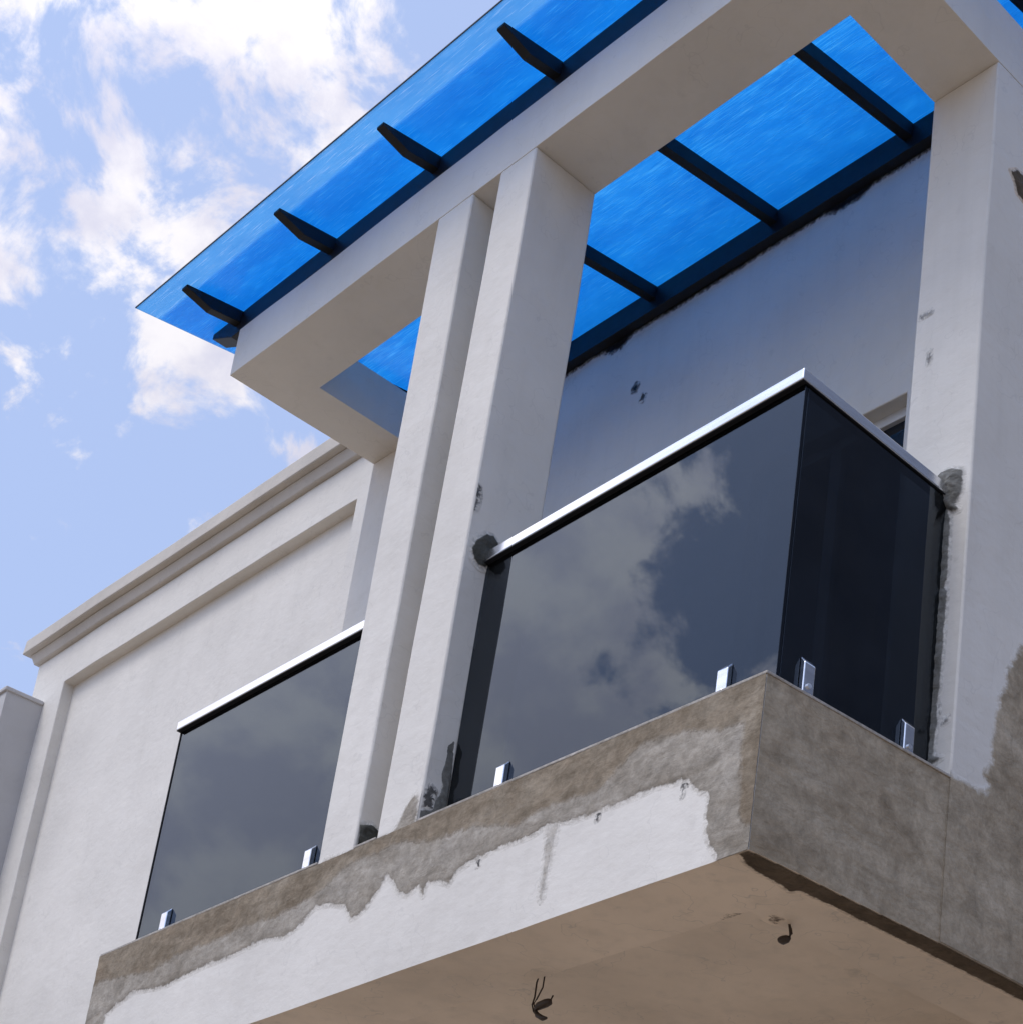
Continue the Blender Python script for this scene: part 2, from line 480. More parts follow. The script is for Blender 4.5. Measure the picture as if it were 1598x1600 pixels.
def link(name, bm, mat, parent=None, bevel=0.0, smooth=False, rough=False):
    me = bpy.data.meshes.new(name)
    if rough:
        bmesh.ops.remove_doubles(bm, verts=bm.verts[:], dist=1e-6)
        roughen(bm)
    bmesh.ops.recalc_face_normals(bm, faces=bm.faces[:])
    bm.to_mesh(me); bm.free()
    if isinstance(mat, (list, tuple)):
        for q in mat:
            me.materials.append(q)
    else:
        me.materials.append(mat)
    if smooth:
        for p in me.polygons:
            p.use_smooth = True
    if rough:
        for p in me.polygons:
            p.use_smooth = True
        me.set_sharp_from_angle(angle=math.radians(35))
    o = bpy.data.objects.new(name, me)
    COL.objects.link(o)
    if parent is not None:
        o.parent = parent
    if bevel:
        b = o.modifiers.new('bevel', 'BEVEL'); b.width = bevel; b.segments = 2
        b.limit_method = 'ANGLE'; b.angle_limit = math.radians(40)
    return o


def hexa(bm, v8):
    """8 corners: bottom ring of four then top ring of four"""
    v = [bm.verts.new(p) for p in v8]
    for f in ((3, 2, 1, 0), (4, 5, 6, 7), (0, 1, 5, 4), (1, 2, 6, 5), (2, 3, 7, 6), (3, 0, 4, 7)):
        bm.faces.new([v[i] for i in f])


def box(bm, x0, x1, y0, y1, z0, z1):
    hexa(bm, [(x0, y0, z0), (x1, y0, z0), (x1, y1, z0), (x0, y1, z0),
              (x0, y0, z1), (x1, y0, z1), (x1, y1, z1), (x0, y1, z1)])


def box_obj(name, mat, parent, dims, bevel=0.004, rough=False):
    bm = bmesh.new(); box(bm, *dims)
    return link(name, bm, mat, parent, bevel, rough=rough)


def sdf(P, poly):
    """signed distance of points P (n,2) to a closed outline, positive inside"""
    A = np.array(poly, float); B = np.roll(A, -1, axis=0)
    best = np.full(len(P), 1e9); inside = np.zeros(len(P), bool)
    for a, b in zip(A, B):
        d = b - a; L2 = max(d @ d, 1e-12)
        t = np.clip(((P - a) @ d) / L2, 0, 1)
        q = P - (a + t[:, None] * d)
        best = np.minimum(best, (q * q).sum(1))
        cr = (a[1] > P[:, 1]) != (b[1] > P[:, 1])
        den = b[1] - a[1] if abs(b[1] - a[1]) > 1e-12 else 1e-12
        inside ^= cr & (P[:, 0] < a[0] + (P[:, 1] - a[1]) * d[0] / den)
    r = np.sqrt(best)
    return np.where(inside, r, -r)


def skin(name, mat, parent, poly, axis, c, sign, step=0.005, thick=0.003, lift=0.0012, band=None, clip=None, margin=0.03, dome=0.0, label=None, seed=0, cut=None):
    """thin trowelled layer on the plane axis=c facing sign: a fine grid, raised inside the outline, feathered by its material"""
    A = np.array(poly)
    u0, v0 = A.min(0) - margin; u1, v1 = A.max(0) + margin
    if clip:
        u0, u1 = max(u0, clip[0]), min(u1, clip[1]); v0, v1 = max(v0, clip[2]), min(v1, clip[3])
    nu = max(2, int((u1 - u0) / step)); nv = max(2, int((v1 - v0) / step))
    U, V = np.meshgrid(np.linspace(u0, u1, nu + 1), np.linspace(v0, v1, nv + 1), indexing='ij')
    P = np.stack([U.ravel(), V.ravel()], 1)
    d = sdf(P, poly)
    b = sdf(P, band) if band is not None else np.zeros(len(P))
    keep = d > -margin * 0.98
    if cut:
        keep &= cut(P[:, 0], P[:, 1])
    idx = np.full(len(P), -1)
    verts, ed, bd = [], [], []
    for i in np.nonzero(keep)[0]:
        h = -0.0010 + (lift + 0.0010) * min(1.0, max(0.0, (d[i] + margin) / (margin * 0.75))) + thick * min(1.0, max(0.0, (d[i] + 0.006) / 0.016))
        co = [P[i, 0], P[i, 1]]; co.insert(axis, c)
        co = wob(co)
        n = noise.noise(Vector((P[i, 0] * 35 + seed, P[i, 1] * 35, seed))) + 0.5 * noise.noise(Vector((P[i, 0] * 90, P[i, 1] * 90 + seed, 3)))
        if d[i] > -0.004:
            h += thick * 0.45 * n * min(1.0, max(0.0, (d[i] + 0.004) / 0.02))
        if dome:
            h += dome * min(1.0, max(0.0, d[i] / 0.03)) ** 0.6 * (1 + 0.45 * n)
        co[axis] += sign * h
        idx[i] = len(verts); verts.append(co); ed.append(d[i]); bd.append(b[i])
    faces = []
    for i in range(nu):
        for j in range(nv):
            q = [i * (nv + 1) + j, (i + 1) * (nv + 1) + j, (i + 1) * (nv + 1) + j + 1, i * (nv + 1) + j + 1]
            k = [idx[t] for t in q]
            if min(k) >= 0:
                faces.append(k)
    me = bpy.data.meshes.new(name)
    me.from_pydata([tuple(v) for v in verts], [], faces)
    me.materials.append(mat)
    a = me.attributes.new('edge', 'FLOAT', 'POINT'); a.data.foreach_set('value', np.array(ed, np.float32))
    a = me.attributes.new('band', 'FLOAT', 'POINT'); a.data.foreach_set('value', np.array(bd, np.float32))
    for p in me.polygons:
        p.use_smooth = True
    o = bpy.data.objects.new(name, me); COL.objects.link(o); o.parent = parent
    if label:
        o['label'] = label
    return o


def prism(bm, pts, axis, c0, c1):
    """extrude a 2-D outline (other two axes, in x-y-z order) along axis"""
    def P(a, c):
        q = [a[0], a[1]]; q.insert(axis, c); return q
    lo = [bm.verts.new(P(a, c0)) for a in pts]
    hi = [bm.verts.new(P(a, c1)) for a in pts]
    n = len(pts)
    tris = geometry.tessellate_polygon([[Vector((a[0], a[1], 0)) for a in pts]])
    for t in tris:
        if len(set(t)) < 3:
            continue
        for ring in (lo, hi):
            try:
                bm.faces.new([ring[i] for i in t])
            except ValueError:
                pass
    for i in range(n):
        j = (i + 1) % n
        bm.faces.new([lo[i], lo[j], hi[j], hi[i]])


def ragged(pts, seed, levels=3, amp=0.22, closed=False):
    r = random.Random(seed)
    pts = [Vector((p[0], p[1])) for p in pts]
    if closed:
        pts = pts + [pts[0]]
    for lv in range(levels):
        res = []
        for a, b in zip(pts, pts[1:]):
            d = b - a
            res.append(a)
            if d.length > 0.006:
                n = Vector((-d.y, d.x))
                res.append((a + b) / 2 + n * r.uniform(-amp, amp) + d * r.uniform(-0.12, 0.12))
        res.append(pts[-1]); pts = res
    if closed:
        pts = pts[:-1]
    return [(p.x, p.y) for p in pts]


def patch(name, mat, parent, pts, axis, c0, c1, label=None):
    bm = bmesh.new(); prism(bm, pts, axis, c0, c1)
    o = link(name, bm, mat, parent)
    if label:
        o['label'] = label
    return o


def tube(bm, pts, rad, seg=8):
    pts = [Vector(p) for p in pts]
    rings = []
    for i, p in enumerate(pts):
        d = (pts[min(i + 1, len(pts) - 1)] - pts[max(i - 1, 0)]).normalized()
        a = d.cross(Vector((0.3, 0.2, 1.0)))
        if a.length < 1e-4:
            a = d.cross(Vector((1, 0, 0)))
        a.normalize(); b = d.cross(a)
        rr = rad[i] if isinstance(rad, (list, tuple)) else rad
        rings.append([bm.verts.new(p + a * math.cos(2 * math.pi * k / seg) * rr + b * math.sin(2 * math.pi * k / seg) * rr) for k in range(seg)])
    for r0, r1 in zip(rings, rings[1:]):
        for k in range(seg):
            bm.faces.new([r0[k], r0[(k + 1) % seg], r1[(k + 1) % seg], r1[k]])
    bm.faces.new(rings[0]); bm.faces.new(rings[-1])


def thing(name, label, cat, loc=(0, 0, 0), group=None):
    o = bpy.data.objects.new(name, None); COL.objects.link(o)
    o.empty_display_size = 0.3
    o['label'] = label; o['category'] = cat
    if group:
        o['group'] = group
    return o


# ------------------------------------------------------------------ setting: ground
bm = bmesh.new()
box(bm, -400, 400, -400, 400, -4.9, -4.3)
g = link('ground', bm, M['ground']); g['kind'] = 'structure'

# ------------------------------------------------------------------ the house
XL, XR = -3.706, 0.012            # balcony slab ends
ZB = -0.537                       # slab underside
YW = 1.19                         # facade plane of the house
XW = 0.059                        # right-hand side wall plane
ZS, ZT = 2.818, 3.069             # portal beam underside and top
XP1, XP2, XR1 = -3.717, -3.454, -0.237
YF2, YC, YE = 0.287, 0.736, 0.750

house = thing('house', 'white rendered two storey house with a cantilevered balcony, square portal columns and rough cement patches', 'house')

# front wall strips around the recessed panel of the wing
bm = bmesh.new()
PX0, PX1, PZ0, PZ1 = -7.864, -4.642, -4.3, 3.283
prism(bm, [(-8.326, PZ0), (PX0, PZ0), (PX0, PZ1), (PX1, PZ1), (PX1, PZ0), (XP1, PZ0), (XP1, 3.56), (-8.326, 3.56)], 1, YW, 1.6)
link('wing_wall', bm, M['paint'], house, 0.005, rough=True)
bm = bmesh.new()
box(bm, PX0, PX1, YW + 0.068, 1.6, PZ0, PZ1)
o = link('recessed_panel', bm, M['paint'], house, rough=True)
# thin cream bead down the inside of the panel's right edge
bm = bmesh.new()
box(bm, PX1 - 0.012, PX1, YW + 0.012, YW + 0.068, PZ0, PZ1)
link('panel_bead', bm, M['cream'], house, 0.002)

# stepped cornice, returned round the left end
bm = bmesh.new()


def cornice_step(bm, p0, p1, z0, z1):
    pts = [(-8.326 - p0, YW - p0), (XW, YW - p0), (XW, YW + 0.5), (-8.326 - p0, YW + 0.5)]
    top = [(-8.326 - p1, YW - p1), (XW, YW - p1), (XW, YW + 0.5), (-8.326 - p1, YW + 0.5)]
    hexa(bm, [(*a, z0) for a in pts] + [(*a, z1) for a in top])


cornice_step(bm, 0.026, 0.050, 3.56, 3.6275)
link('cornice_band', bm, M['cream'], house, 0.007, rough=True)
bm = bmesh.new()
cornice_step(bm, 0.088, 0.082, 3.628, 3.735)
link('cornice_cap', bm, M['cream'], house, 0.007, rough=True)

# back wall of the balcony with a doorway
DX0, DX1, DZ = -1.52, -0.69, 2.075
bm = bmesh.new()
prism(bm, [(XP1, 0.0), (DX0, 0.0), (DX0, DZ), (DX1, DZ), (DX1, 0.0), (XW, 0.0), (XW, 3.56), (XP1, 3.56)], 1, YW, 1.6)
link('balcony_wall', bm, M['paint'], house, 0.004, rough=True)
bm = bmesh.new()
box(bm, -8.30, XW, 1.6, 8.0, -4.3, 3.56)
link('side_wall', bm, M['paint'], house)

door = bmesh.new()
fy0, fy1 = YW + 0.060, YW + 0.11
box(door, DX0, DX1, fy0, fy1, DZ - 0.045, DZ)
box(door, DX0, DX0 + 0.05, fy0, fy1, 0.0, DZ - 0.045)
box(door, DX1 - 0.05, DX1, fy0, fy1, 0.0, DZ - 0.045)
box(door, (DX0 + DX1) / 2 - 0.03, (DX0 + DX1) / 2 + 0.03, fy0, fy1, 0.0, DZ - 0.045)
dw = link('balcony_door', door, M['frame'], house, 0.003)
bm = bmesh.new()
box(bm, DX0 + 0.05, (DX0 + DX1) / 2 - 0.03, fy0 + 0.02, fy1 - 0.01, 0.0, DZ - 0.045)
link('pane', bm, M['pane'], dw)
bm = bmesh.new()
box(bm, (DX0 + DX1) / 2 + 0.03, DX1 - 0.05, fy0 + 0.02, fy1 - 0.01, 0.0, DZ - 0.045)
link('pane', bm, M['pane'], dw)

# balcony slab: edge beams with a recessed ceiling behind them
bm = bmesh.new()
prism(bm, [(XL, 0.0), (XR, 0.0), (XW - 0.003, YC), (XW, YC), (XW, 1.6), (-0.270, 1.6), (-0.270, 0.28), (-3.43, 0.28), (-3.43, YW), (XL, YW)], 2, ZB, 0.0)
slab = link('balcony_slab', bm, [M['paint'], M['cement'], M['soffit']], house, 0.007, rough=True)
for p in slab.data.polygons:
    if p.normal.x > 0.9 or (p.normal.y < -0.9 and p.center.x > XR):
        p.material_index = 1
    elif p.normal.z < -0.9:
        p.material_index = 2
box_obj('balcony_ceiling', M['soffit'], house, (-3.43, -0.270, 0.28, 1.6, ZB + 0.10, -0.001), 0)
# pale floor finish that shows as a thin lip over the slab edge
bm = bmesh.new()
box(bm, XL + 0.002, -2.18, -0.004, YW, 0.0005, 0.010)
box(bm, -1.957, -1.83, -0.004, YW, 0.0005, 0.010)
hexa(bm, [(-1.595, -0.004, 0.0005), (XR + 0.004, -0.004, 0.0005), (XW, YC, 0.0005), (-1.595, YC, 0.0005), (-1.595, -0.004, 0.010), (XR + 0.004, -0.004, 0.010), (XW, YC, 0.010), (-1.595, YC, 0.010)])
link('floor_lip', bm, M['screed'], house, 0.002)

# the two front columns (a narrow gap between them), slightly out of true
bm = bmesh.new()
hexa(bm, [(-2.177, 0, 0), (-1.960, 0, 0), (-1.960, YF2, 0), (-2.177, YF2, 0),
          (-2.172, 0, ZS), (-1.950, 0, ZS), (-1.950, YF2, ZS), (-2.172, YF2, ZS)])
link('column', bm, M['paint'], house, 0.007, rough=True)
bm = bmesh.new()
hexa(bm, [(-1.828, 0, 0), (-1.599, 0, 0), (-1.599, YF2, 0), (-1.828, YF2, 0),
          (-1.780, 0, ZS), (-1.566, 0, ZS), (-1.566, YF2, ZS), (-1.780, YF2, ZS)])
link('column', bm, M['paint'], house, 0.007, rough=True)
# right-hand column that carries the portal against the house, and its side wall
bm = bmesh.new()
box(bm, XR1, XW, YC, YW, 0.0, ZS)
link('column', bm, M['paint'], house, 0.007, rough=True)
# pilaster under the left-hand end of the portal
box_obj('pilaster', M['paint'], house, (XP1, XP2, YE, YW, 0.0, ZS), 0.007, True)

# portal beam: one U-shaped ring
bm = bmesh.new()
prism(bm, [(XP1, 0), (XW, 0), (XW, YW), (XR1, YW), (XR1, YF2), (XP2, YF2), (XP2, YW), (XP1, YW)], 2, ZS, ZT)
link('portal_beam', bm, M['paint'], house, 0.007, rough=True)

# projecting side wing on the far left with a small window
bm = bmesh.new()
WX = -8.106
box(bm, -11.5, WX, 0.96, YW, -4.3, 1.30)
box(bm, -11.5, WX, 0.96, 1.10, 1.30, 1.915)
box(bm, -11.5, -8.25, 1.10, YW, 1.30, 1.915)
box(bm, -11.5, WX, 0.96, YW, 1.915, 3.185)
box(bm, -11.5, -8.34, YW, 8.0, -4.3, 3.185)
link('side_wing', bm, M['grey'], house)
bm = bmesh.new()
box(bm, -8.20, -8.17, 1.10, YW, 1.30, 1.915)
w = link('window', bm, M['pane'], house)
bm = bmesh.new()
box(bm, -8.169, -8.15, 1.10, YW, 1.80, 1.83)
link('frame', bm, M['frame'], w)
bm = bmesh.new()
box(bm, -11.55, WX + 0.012, 0.945, YW - 0.002, 3.185, 3.215)
link('coping', bm, M['grey'], house, 0.006, rough=True)

# ---- cement smears, mortar and scuffs (measured outlines, ragged edges)
LOW = [(-3.554, -0.315), (-3.552, -0.276), (-3.488, -0.249), (-3.353, -0.218), (-3.127, -0.247), (-2.992, -0.238), (-2.828, -0.227), (-2.665, -0.227), (-2.54, -0.218), (-2.448, -0.212), (-2.319, -0.233), (-2.234, -0.217), (-2.172, -0.178), (-2.134, -0.161), (-2.115, -0.165), (-2.04, -0.176), (-1.948, -0.206), (-1.889, -0.272), (-1.819, -0.253), (-1.765, -0.201), (-1.721, -0.155), (-1.679, -0.187), (-1.631, -0.243), (-1.583, -0.262), (-1.521, -0.249), (-1.489, -0.289), (-1.473, -0.248), (-1.413, -0.256), (-1.355, -0.28), (-1.322, -0.245), (-1.254, -0.229), (-1.155, -0.221), (-1.056, -0.22), (-0.959, -0.22), (-0.896, -0.204), (-0.843, -0.213), (-0.801, -0.215), (-0.771, -0.226), (-0.698, -0.227), (-0.618, -0.224), (-0.555, -0.229), (-0.471, -0.227), (-0.41, -0.222), (-0.268, -0.238), (-0.222, -0.285), (-0.168, -0.323), (-0.17, -0.374), (-0.166, -0.434), (-0.146, -0.476), (-0.112, -0.515)]
UP = [(-3.637, -0.117), (-3.46, -0.136), (-3.229, -0.167), (-3.065, -0.135), (-2.927, -0.138), (-2.825, -0.142), (-2.696, -0.135), (-2.536, -0.135), (-2.394, -0.142), (-2.245, -0.133), (-2.132, -0.116), (-1.968, -0.053), (-1.793, -0.055), (-1.729, -0.043), (-1.587, -0.075), (-1.494, -0.1), (-1.366, -0.104), (-1.261, -0.11), (-1.028, -0.167), (-0.955, -0.147), (-0.842, -0.146), (-0.748, -0.153), (-0.657, -0.157), (-0.498, -0.062), (-0.395, -0.064), (-0.291, -0.086), (-0.159, -0.12), (-0.061, -0.141), (-0.052, -0.292), (-0.032, -0.428), (-0.009, -0.464)]
low = [(-3.56, ZB - 0.05), (-3.56, -0.36)] + LOW + [(-0.10, ZB - 0.05), (XR + 0.05, ZB - 0.05), (XR + 0.05, 0.05), (XL - 0.05, 0.05), (XL - 0.05, ZB - 0.05)]
upp = [(XL - 0.05, -0.125)] + UP + [(XR + 0.05, -0.47), (XR + 0.05, 0.05), (XL - 0.05, 0.05)]
skin('cement_smear', M['skin_fascia'], house, low, 1, 0.0, -1, 0.0055, 0.003, band=upp, clip=(XL, XR, ZB, 0.0), label='ragged cement smear over the white balcony edge')
colb = [(-1.80, -0.12), (-1.789, -0.04), (-1.749, -0.015), (-1.709, 0.02), (-1.679, 0.068), (-1.649, 0.104), (-1.632, 0.113), (-1.611, 0.086), (-1.602, -0.007), (-1.593, -0.12)]
skin('cement_drip', M['skin_drip'], house, [(-0.895, -0.19), (-0.885, -0.25), (-0.878, -0.34), (-0.875, -0.45), (-0.866, -0.46), (-0.858, -0.36), (-0.846, -0.28), (-0.835, -0.19)], 1, 0.0, -1, 0.004, 0.0006, lift=0.0014, clip=(-1.0, -0.7, ZB, -0.1), label='pale dried cement drip running down the white balcony edge')
skin('cement_smear', M['skin_smear'], house, colb, 1, 0.0, -1, 0.005, 0.002, clip=(-1.826, -1.600, 0.001, 0.2))
cola = [(-2.16, -0.1), (-2.153, 0.0), (-2.131, 0.006), (-2.066, 0.004), (-2.013, -0.006), (-1.962, -0.1)]
skin('cement_smear', M['skin_smear'], house, cola, 1, 0.0, -1, 0.005, 0.002, clip=(-2.175, -1.962, 0.001, 0.1))
SIDEW = [(1.044, 0.614), (0.974, 0.472), (0.995, 0.447), (0.945, 0.379), (0.939, 0.299), (0.923, 0.198), (0.933, 0.152), (0.897, 0.085), (0.92, 0.06), (0.905, 0.025), (0.86, 0.012), (0.80, 0.008), (0.744, 0.006)]
sw = [(1.7, 0.95), (1.35, 0.80)] + SIDEW + [(YC - 0.05, 0.0), (YC - 0.05, -0.7), (1.7, -0.7)]
skin('cement_smear', M['skin_cement'], house, sw, 0, XW, 1, 0.007, 0.001, clip=(YC - 0.001, 1.58, ZB + 0.003, 0.85), label='rough cement patch low on the right side wall')
SOFF = [(-0.030, -0.05), (-0.030, -0.0), (-0.033, 0.018), (-0.045, 0.04), (-0.056, 0.067), (-0.064, 0.103), (-0.065, 0.14), (-0.067, 0.207), (-0.08, 0.25), (-0.054, 0.254), (-0.045, 0.258), (-0.045, 0.308), (-0.038, 0.342), (-0.03, 0.5), (-0.02, 0.72), (-0.01, 1.3)]
skin('raw_edge', M['skin_raw'], house, SOFF + [(XW + 0.05, 1.3), (XW + 0.05, -0.05)], 2, ZB, -1, 0.005, 0.002, clip=(-0.12, XW - 0.002, 0.003, YC), cut=lambda x, y: x < XR + (XW - XR) * y / YC - 0.002, label='dark unplastered strip under the balcony edge')
skin('raw_edge', M['skin_raw'], house, SOFF + [(XW + 0.05, 1.3), (XW + 0.05, -0.05)], 2, ZB, -1, 0.006, 0.002, clip=(-0.12, XW - 0.002, YC, 1.25))
skin('soffit_stain', M['skin_stain'], house, [(-0.40, 0.30), (-0.34, 0.275), (-0.28, 0.30), (-0.29, 0.325), (-0.36, 0.335)], 2, ZB, -1, 0.006, 0.001, clip=(-0.5, -0.2, 0.2, 0.28))
skin('soffit_stain', M['skin_stain'], house, [(-0.26, 0.355), (-0.235, 0.352), (-0.232, 0.372), (-0.258, 0.375)], 2, ZB, -1, 0.005, 0.001, clip=(-0.29, -0.2, 0.30, 0.42))
# mortar blobs where the rails are let into the columns
BL = [(0.071, 1.151), (0.033, 1.103), (0.023, 1.063), (0.037, 1.03), (0.067, 1.015), (0.088, 1.02), (0.121, 1.07), (0.13, 1.098), (0.123, 1.142), (0.1, 1.158)]
skin('mortar_patch', M['skin_mortar_dark'], house, BL, 0, -1.5855, 1, 0.004, 0.003, dome=0.004, margin=0.022, label='grey mortar patch round the rail end on the left column', seed=3)
BR = [(-0.083, 1.136), (-0.064, 1.149), (-0.023, 1.147), (0.022, 1.12), (0.027, 1.082), (0.022, 1.035), (0.001, 1.001), (0.02, 0.972), (-0.01, 0.976), (-0.046, 1.006), (-0.089, 1.033), (-0.09, 1.095)]
skin('mortar_patch', M['skin_mortar'], house, BR, 1, YC, -1, 0.004, 0.004, dome=0.016, margin=0.024, label='grey mortar lump round the rail end on the right column', seed=9)
JR = [(-0.030, 0.997), (-0.015, 0.947), (-0.012, 0.868), (-0.010, 0.795), (-0.011, 0.725), (-0.022, 0.698), (-0.009, 0.68), (-0.008, 0.614), (-0.010, 0.348), (-0.016, 0.283), (-0.009, 0.213), (-0.014, 0.149), (-0.015, 0.1), (0.020, 0.079), (-0.013, 0.070), (-0.013, 0.015)]
JL = [(-0.065, 0.015), (-0.075, 0.3), (-0.085, 0.63), (-0.085, 0.998)]
skin('mortar_joint', M['skin_mortar'], house, JR + JL, 1, YC, -1, 0.004, 0.004, dome=0.006, margin=0.02, seed=14)
# dark mortar at the foot of the gap between the columns and on the column's side
skin('mortar_patch', M['skin_mortar_dark'], house, [(-0.02, -0.02), (-0.02, 0.085), (0.05, 0.115), (0.10, 0.095), (0.16, 0.12), (0.20, 0.09), (0.30, 0.06), (0.30, -0.02)], 0, -1.9595, 1, 0.005, 0.004, clip=(0.004, 0.28, 0.011, 0.2), dome=0.01, seed=21)
skin('mortar_patch', M['skin_mortar'], house, [(0.099, 0.369), (0.062, 0.348), (0.057, 0.309), (0.064, 0.247), (0.059, 0.207), (0.072, 0.17), (0.066, 0.129), (0.040, 0.061), (0.0, 0.042), (0.0, -0.02), (0.099, -0.02)], 0, -1.5985, 1, 0.004, 0.002, clip=(0.006, 0.099, 0.011, 0.42), margin=0.02, seed=25)
skin('scuff', M['skin_scuff'], house, [(0.004, 0.10), (0.03, 0.145), (0.048, 0.133), (0.04, 0.10), (0.048, 0.07), (0.02, 0.068)], 0, -1.597, 1, 0.004, 0.0005, clip=(0.006, 0.07, 0.04, 0.18), margin=0.02)
skin('scuff', M['skin_scuff'], house, [(0.004, 1.215), (0.014, 1.225), (0.020, 1.27), (0.014, 1.315), (0.004, 1.29)], 0, -1.5835, 1, 0.004, 0.0005, clip=(0.006, 0.07, 1.17, 1.36), margin=0.02)
# hole broken in the right side wall, high up
skin('broken_hole', M['skin_raw'], house, [(0.835, 2.40), (0.87, 2.43), (0.93, 2.44), (0.97, 2.38), (0.92, 2.33), (0.875, 2.338), (0.866, 2.37)], 0, XW, 1, 0.005, 0.002, margin=0.02, label='dark broken hole in the right side wall')
# marks on the back wall
skin('plug_hole', M['skin_soot'], house, [(-2.390, 2.885), (-2.36, 2.875), (-2.348, 2.91), (-2.372, 2.927), (-2.393, 2.91)], 1, YW, -1, 0.004, 0.0005, margin=0.02)
skin('plug_hole', M['skin_scuff'], house, [(-2.326, 2.81), (-2.30, 2.794), (-2.290, 2.825), (-2.312, 2.84)], 1, YW, -1, 0.004, 0.0005, margin=0.02)
r = random.Random(4)
bot = []
for i in range(46):
    x = -0.26 - i * 0.0705
    bot.append((x, 3.238 - r.uniform(0.0, 0.006) - (0.04 if abs(x + 2.53) < 0.06 else 0) - (0.03 if abs(x + 1.1) < 0.10 else 0)))
skin('sealant_smear', M['skin_soot'], house, [(-3.45, 3.30), (-0.24, 3.30)] + bot, 1, YW, -1, 0.008, 0.001, clip=(-3.45, -0.24, 3.14, 3.275), margin=0.05, label='black sealant smeared along the wall under the canopy')
# scuffs on the white fascia and the right column
for k, (x, z, w_, h_) in enumerate(((-1.22, -0.262, .014, .03), (-0.66, -0.262, .012, .035), (-0.29, -0.295, .008, .045), (-0.27, -0.26, .018, .022), (-0.87, -0.47, .010, .10))):
    skin('scuff', M['skin_scuff'], house, [(x, z), (x + w_, z + h_ * .1), (x + w_ * .9, z + h_), (x, z + h_ * .9)], 1, 0.0, -1, 0.004, 0.0003, lift=0.0006, margin=0.02)
for k, (x, z, w_, h_) in enumerate(((-0.215, 1.842, .05, .012), (-0.165, 1.63, .010, .05), (-0.02, 0.24, .012, .03), (0.015, 0.20, .018, .02))):
    skin('scuff', M['skin_faint'], house, [(x, z), (x + w_, z + h_ * .1), (x + w_ * .9, z + h_), (x, z + h_ * .9)], 1, YC, -1, 0.004, 0.0004, margin=0.02)

# ------------------------------------------------------------------ the blue canopy
canopy = thing('canopy', 'blue translucent sheet canopy on black tapered steel rafters over the balcony', 'canopy')
YK, ZK, SL = -0.327, 3.134, 0.159
YL = 1.144
XK0, XK1 = -4.064, 0.46


def zs(y):
    return ZK + SL * (y - YK)


RX = [0.030, -0.731, -1.490, -2.251, -2.994, -3.735]     # right edge of each rafter
RW = 0.045
edges = [XK0, XK1]
for a, b in zip(edges, edges[1:]):
    bm = bmesh.new()
    a2, b2 = a + 0.001, b - 0.001
    hexa(bm, [(a2, YK, zs(YK)), (b2, YK, zs(YK)), (b2, YW - 0.002, zs(YW - 0.002)), (a2, YW - 0.002, zs(YW - 0.002)),
              (a2, YK, zs(YK) + 0.006), (b2, YK, zs(YK) + 0.006), (b2, YW - 0.002, zs(YW - 0.002) + 0.006), (a2, YW - 0.002, zs(YW - 0.002) + 0.006)])
    link('sheet', bm, M['sheet'], canopy)
    bm = bmesh.new()
    y0 = -0.218
    hexa(bm, [(a2, y0, zs(y0) + 0.010), (b2, y0, zs(y0) + 0.010), (b2, YW - 0.004, zs(YW) + 0.010), (a2, YW - 0.004, zs(YW) + 0.010),
              (a2, y0, zs(y0) + 0.013), (b2, y0, zs(y0) + 0.013), (b2, YW - 0.004, zs(YW) + 0.013), (a2, YW - 0.004, zs(YW) + 0.013)])
    link('lining_sheet', bm, M['lining'], canopy)
# dark edge trim along the front and the left end
bm = bmesh.new()
hexa(bm, [(XK0, YK - 0.0035, zs(YK)), (XK1, YK - 0.0035, zs(YK)), (XK1, YK - 0.0005, zs(YK)), (XK0, YK - 0.0005, zs(YK)),
          (XK0, YK - 0.0035, zs(YK) + 0.006), (XK1, YK - 0.0035, zs(YK) + 0.006), (XK1, YK - 0.0005, zs(YK) + 0.006), (XK0, YK - 0.0005, zs(YK) + 0.006)])
link('edge_trim', bm, M['black'], canopy)
RT, RD = -0.262, 0.066            # rafter tip and depth


def rafter(x, full=True):
    bm = bmesh.new()
    prof = [(RT, zs(RT) - 0.001), (RT, zs(RT) - 0.014), (-0.135, zs(-0.135) - RD), (YL, zs(YL) - RD), (YL, zs(YL) - 0.001)]
    prism(bm, prof, 0, x - RW, x)
    return link('rafter', bm, M['black'], canopy, 0.002)


for x in RX:
    rafter(x)
# bar lying along the top of the front beam, with tapered ends past the beam
YB0, YB1 = 0.004, 0.075
bm = bmesh.new()
prism(bm, [(0.30, ZT + 0.004), (-3.80, ZT + 0.004), (-3.990, zs(YB0) - 0.030), (-3.990, zs(YB0) - 0.003), (0.30, zs(YB0) - 0.003)], 1, YB0, YB1)
link('front_bar', bm, M['black'], canopy, 0.002)
# wall plate bolted to the back wall
bm = bmesh.new()
hexa(bm, [(-3.452, YL, 3.245), (XR1 - 0.002, YL, 3.245), (XR1 - 0.002, YW - 0.004, 3.245), (-3.452, YW - 0.004, 3.245),
          (-3.452, YL, zs(YL) - 0.001), (XR1 - 0.002, YL, zs(YL) - 0.001), (XR1 - 0.002, YW - 0.004, zs(YW) - 0.002), (-3.452, YW - 0.004, zs(YW) - 0.002)])
link('wall_plate', bm, M['black'], canopy, 0.002)

# ------------------------------------------------------------------ the two glass balustrades
YG = 0.100


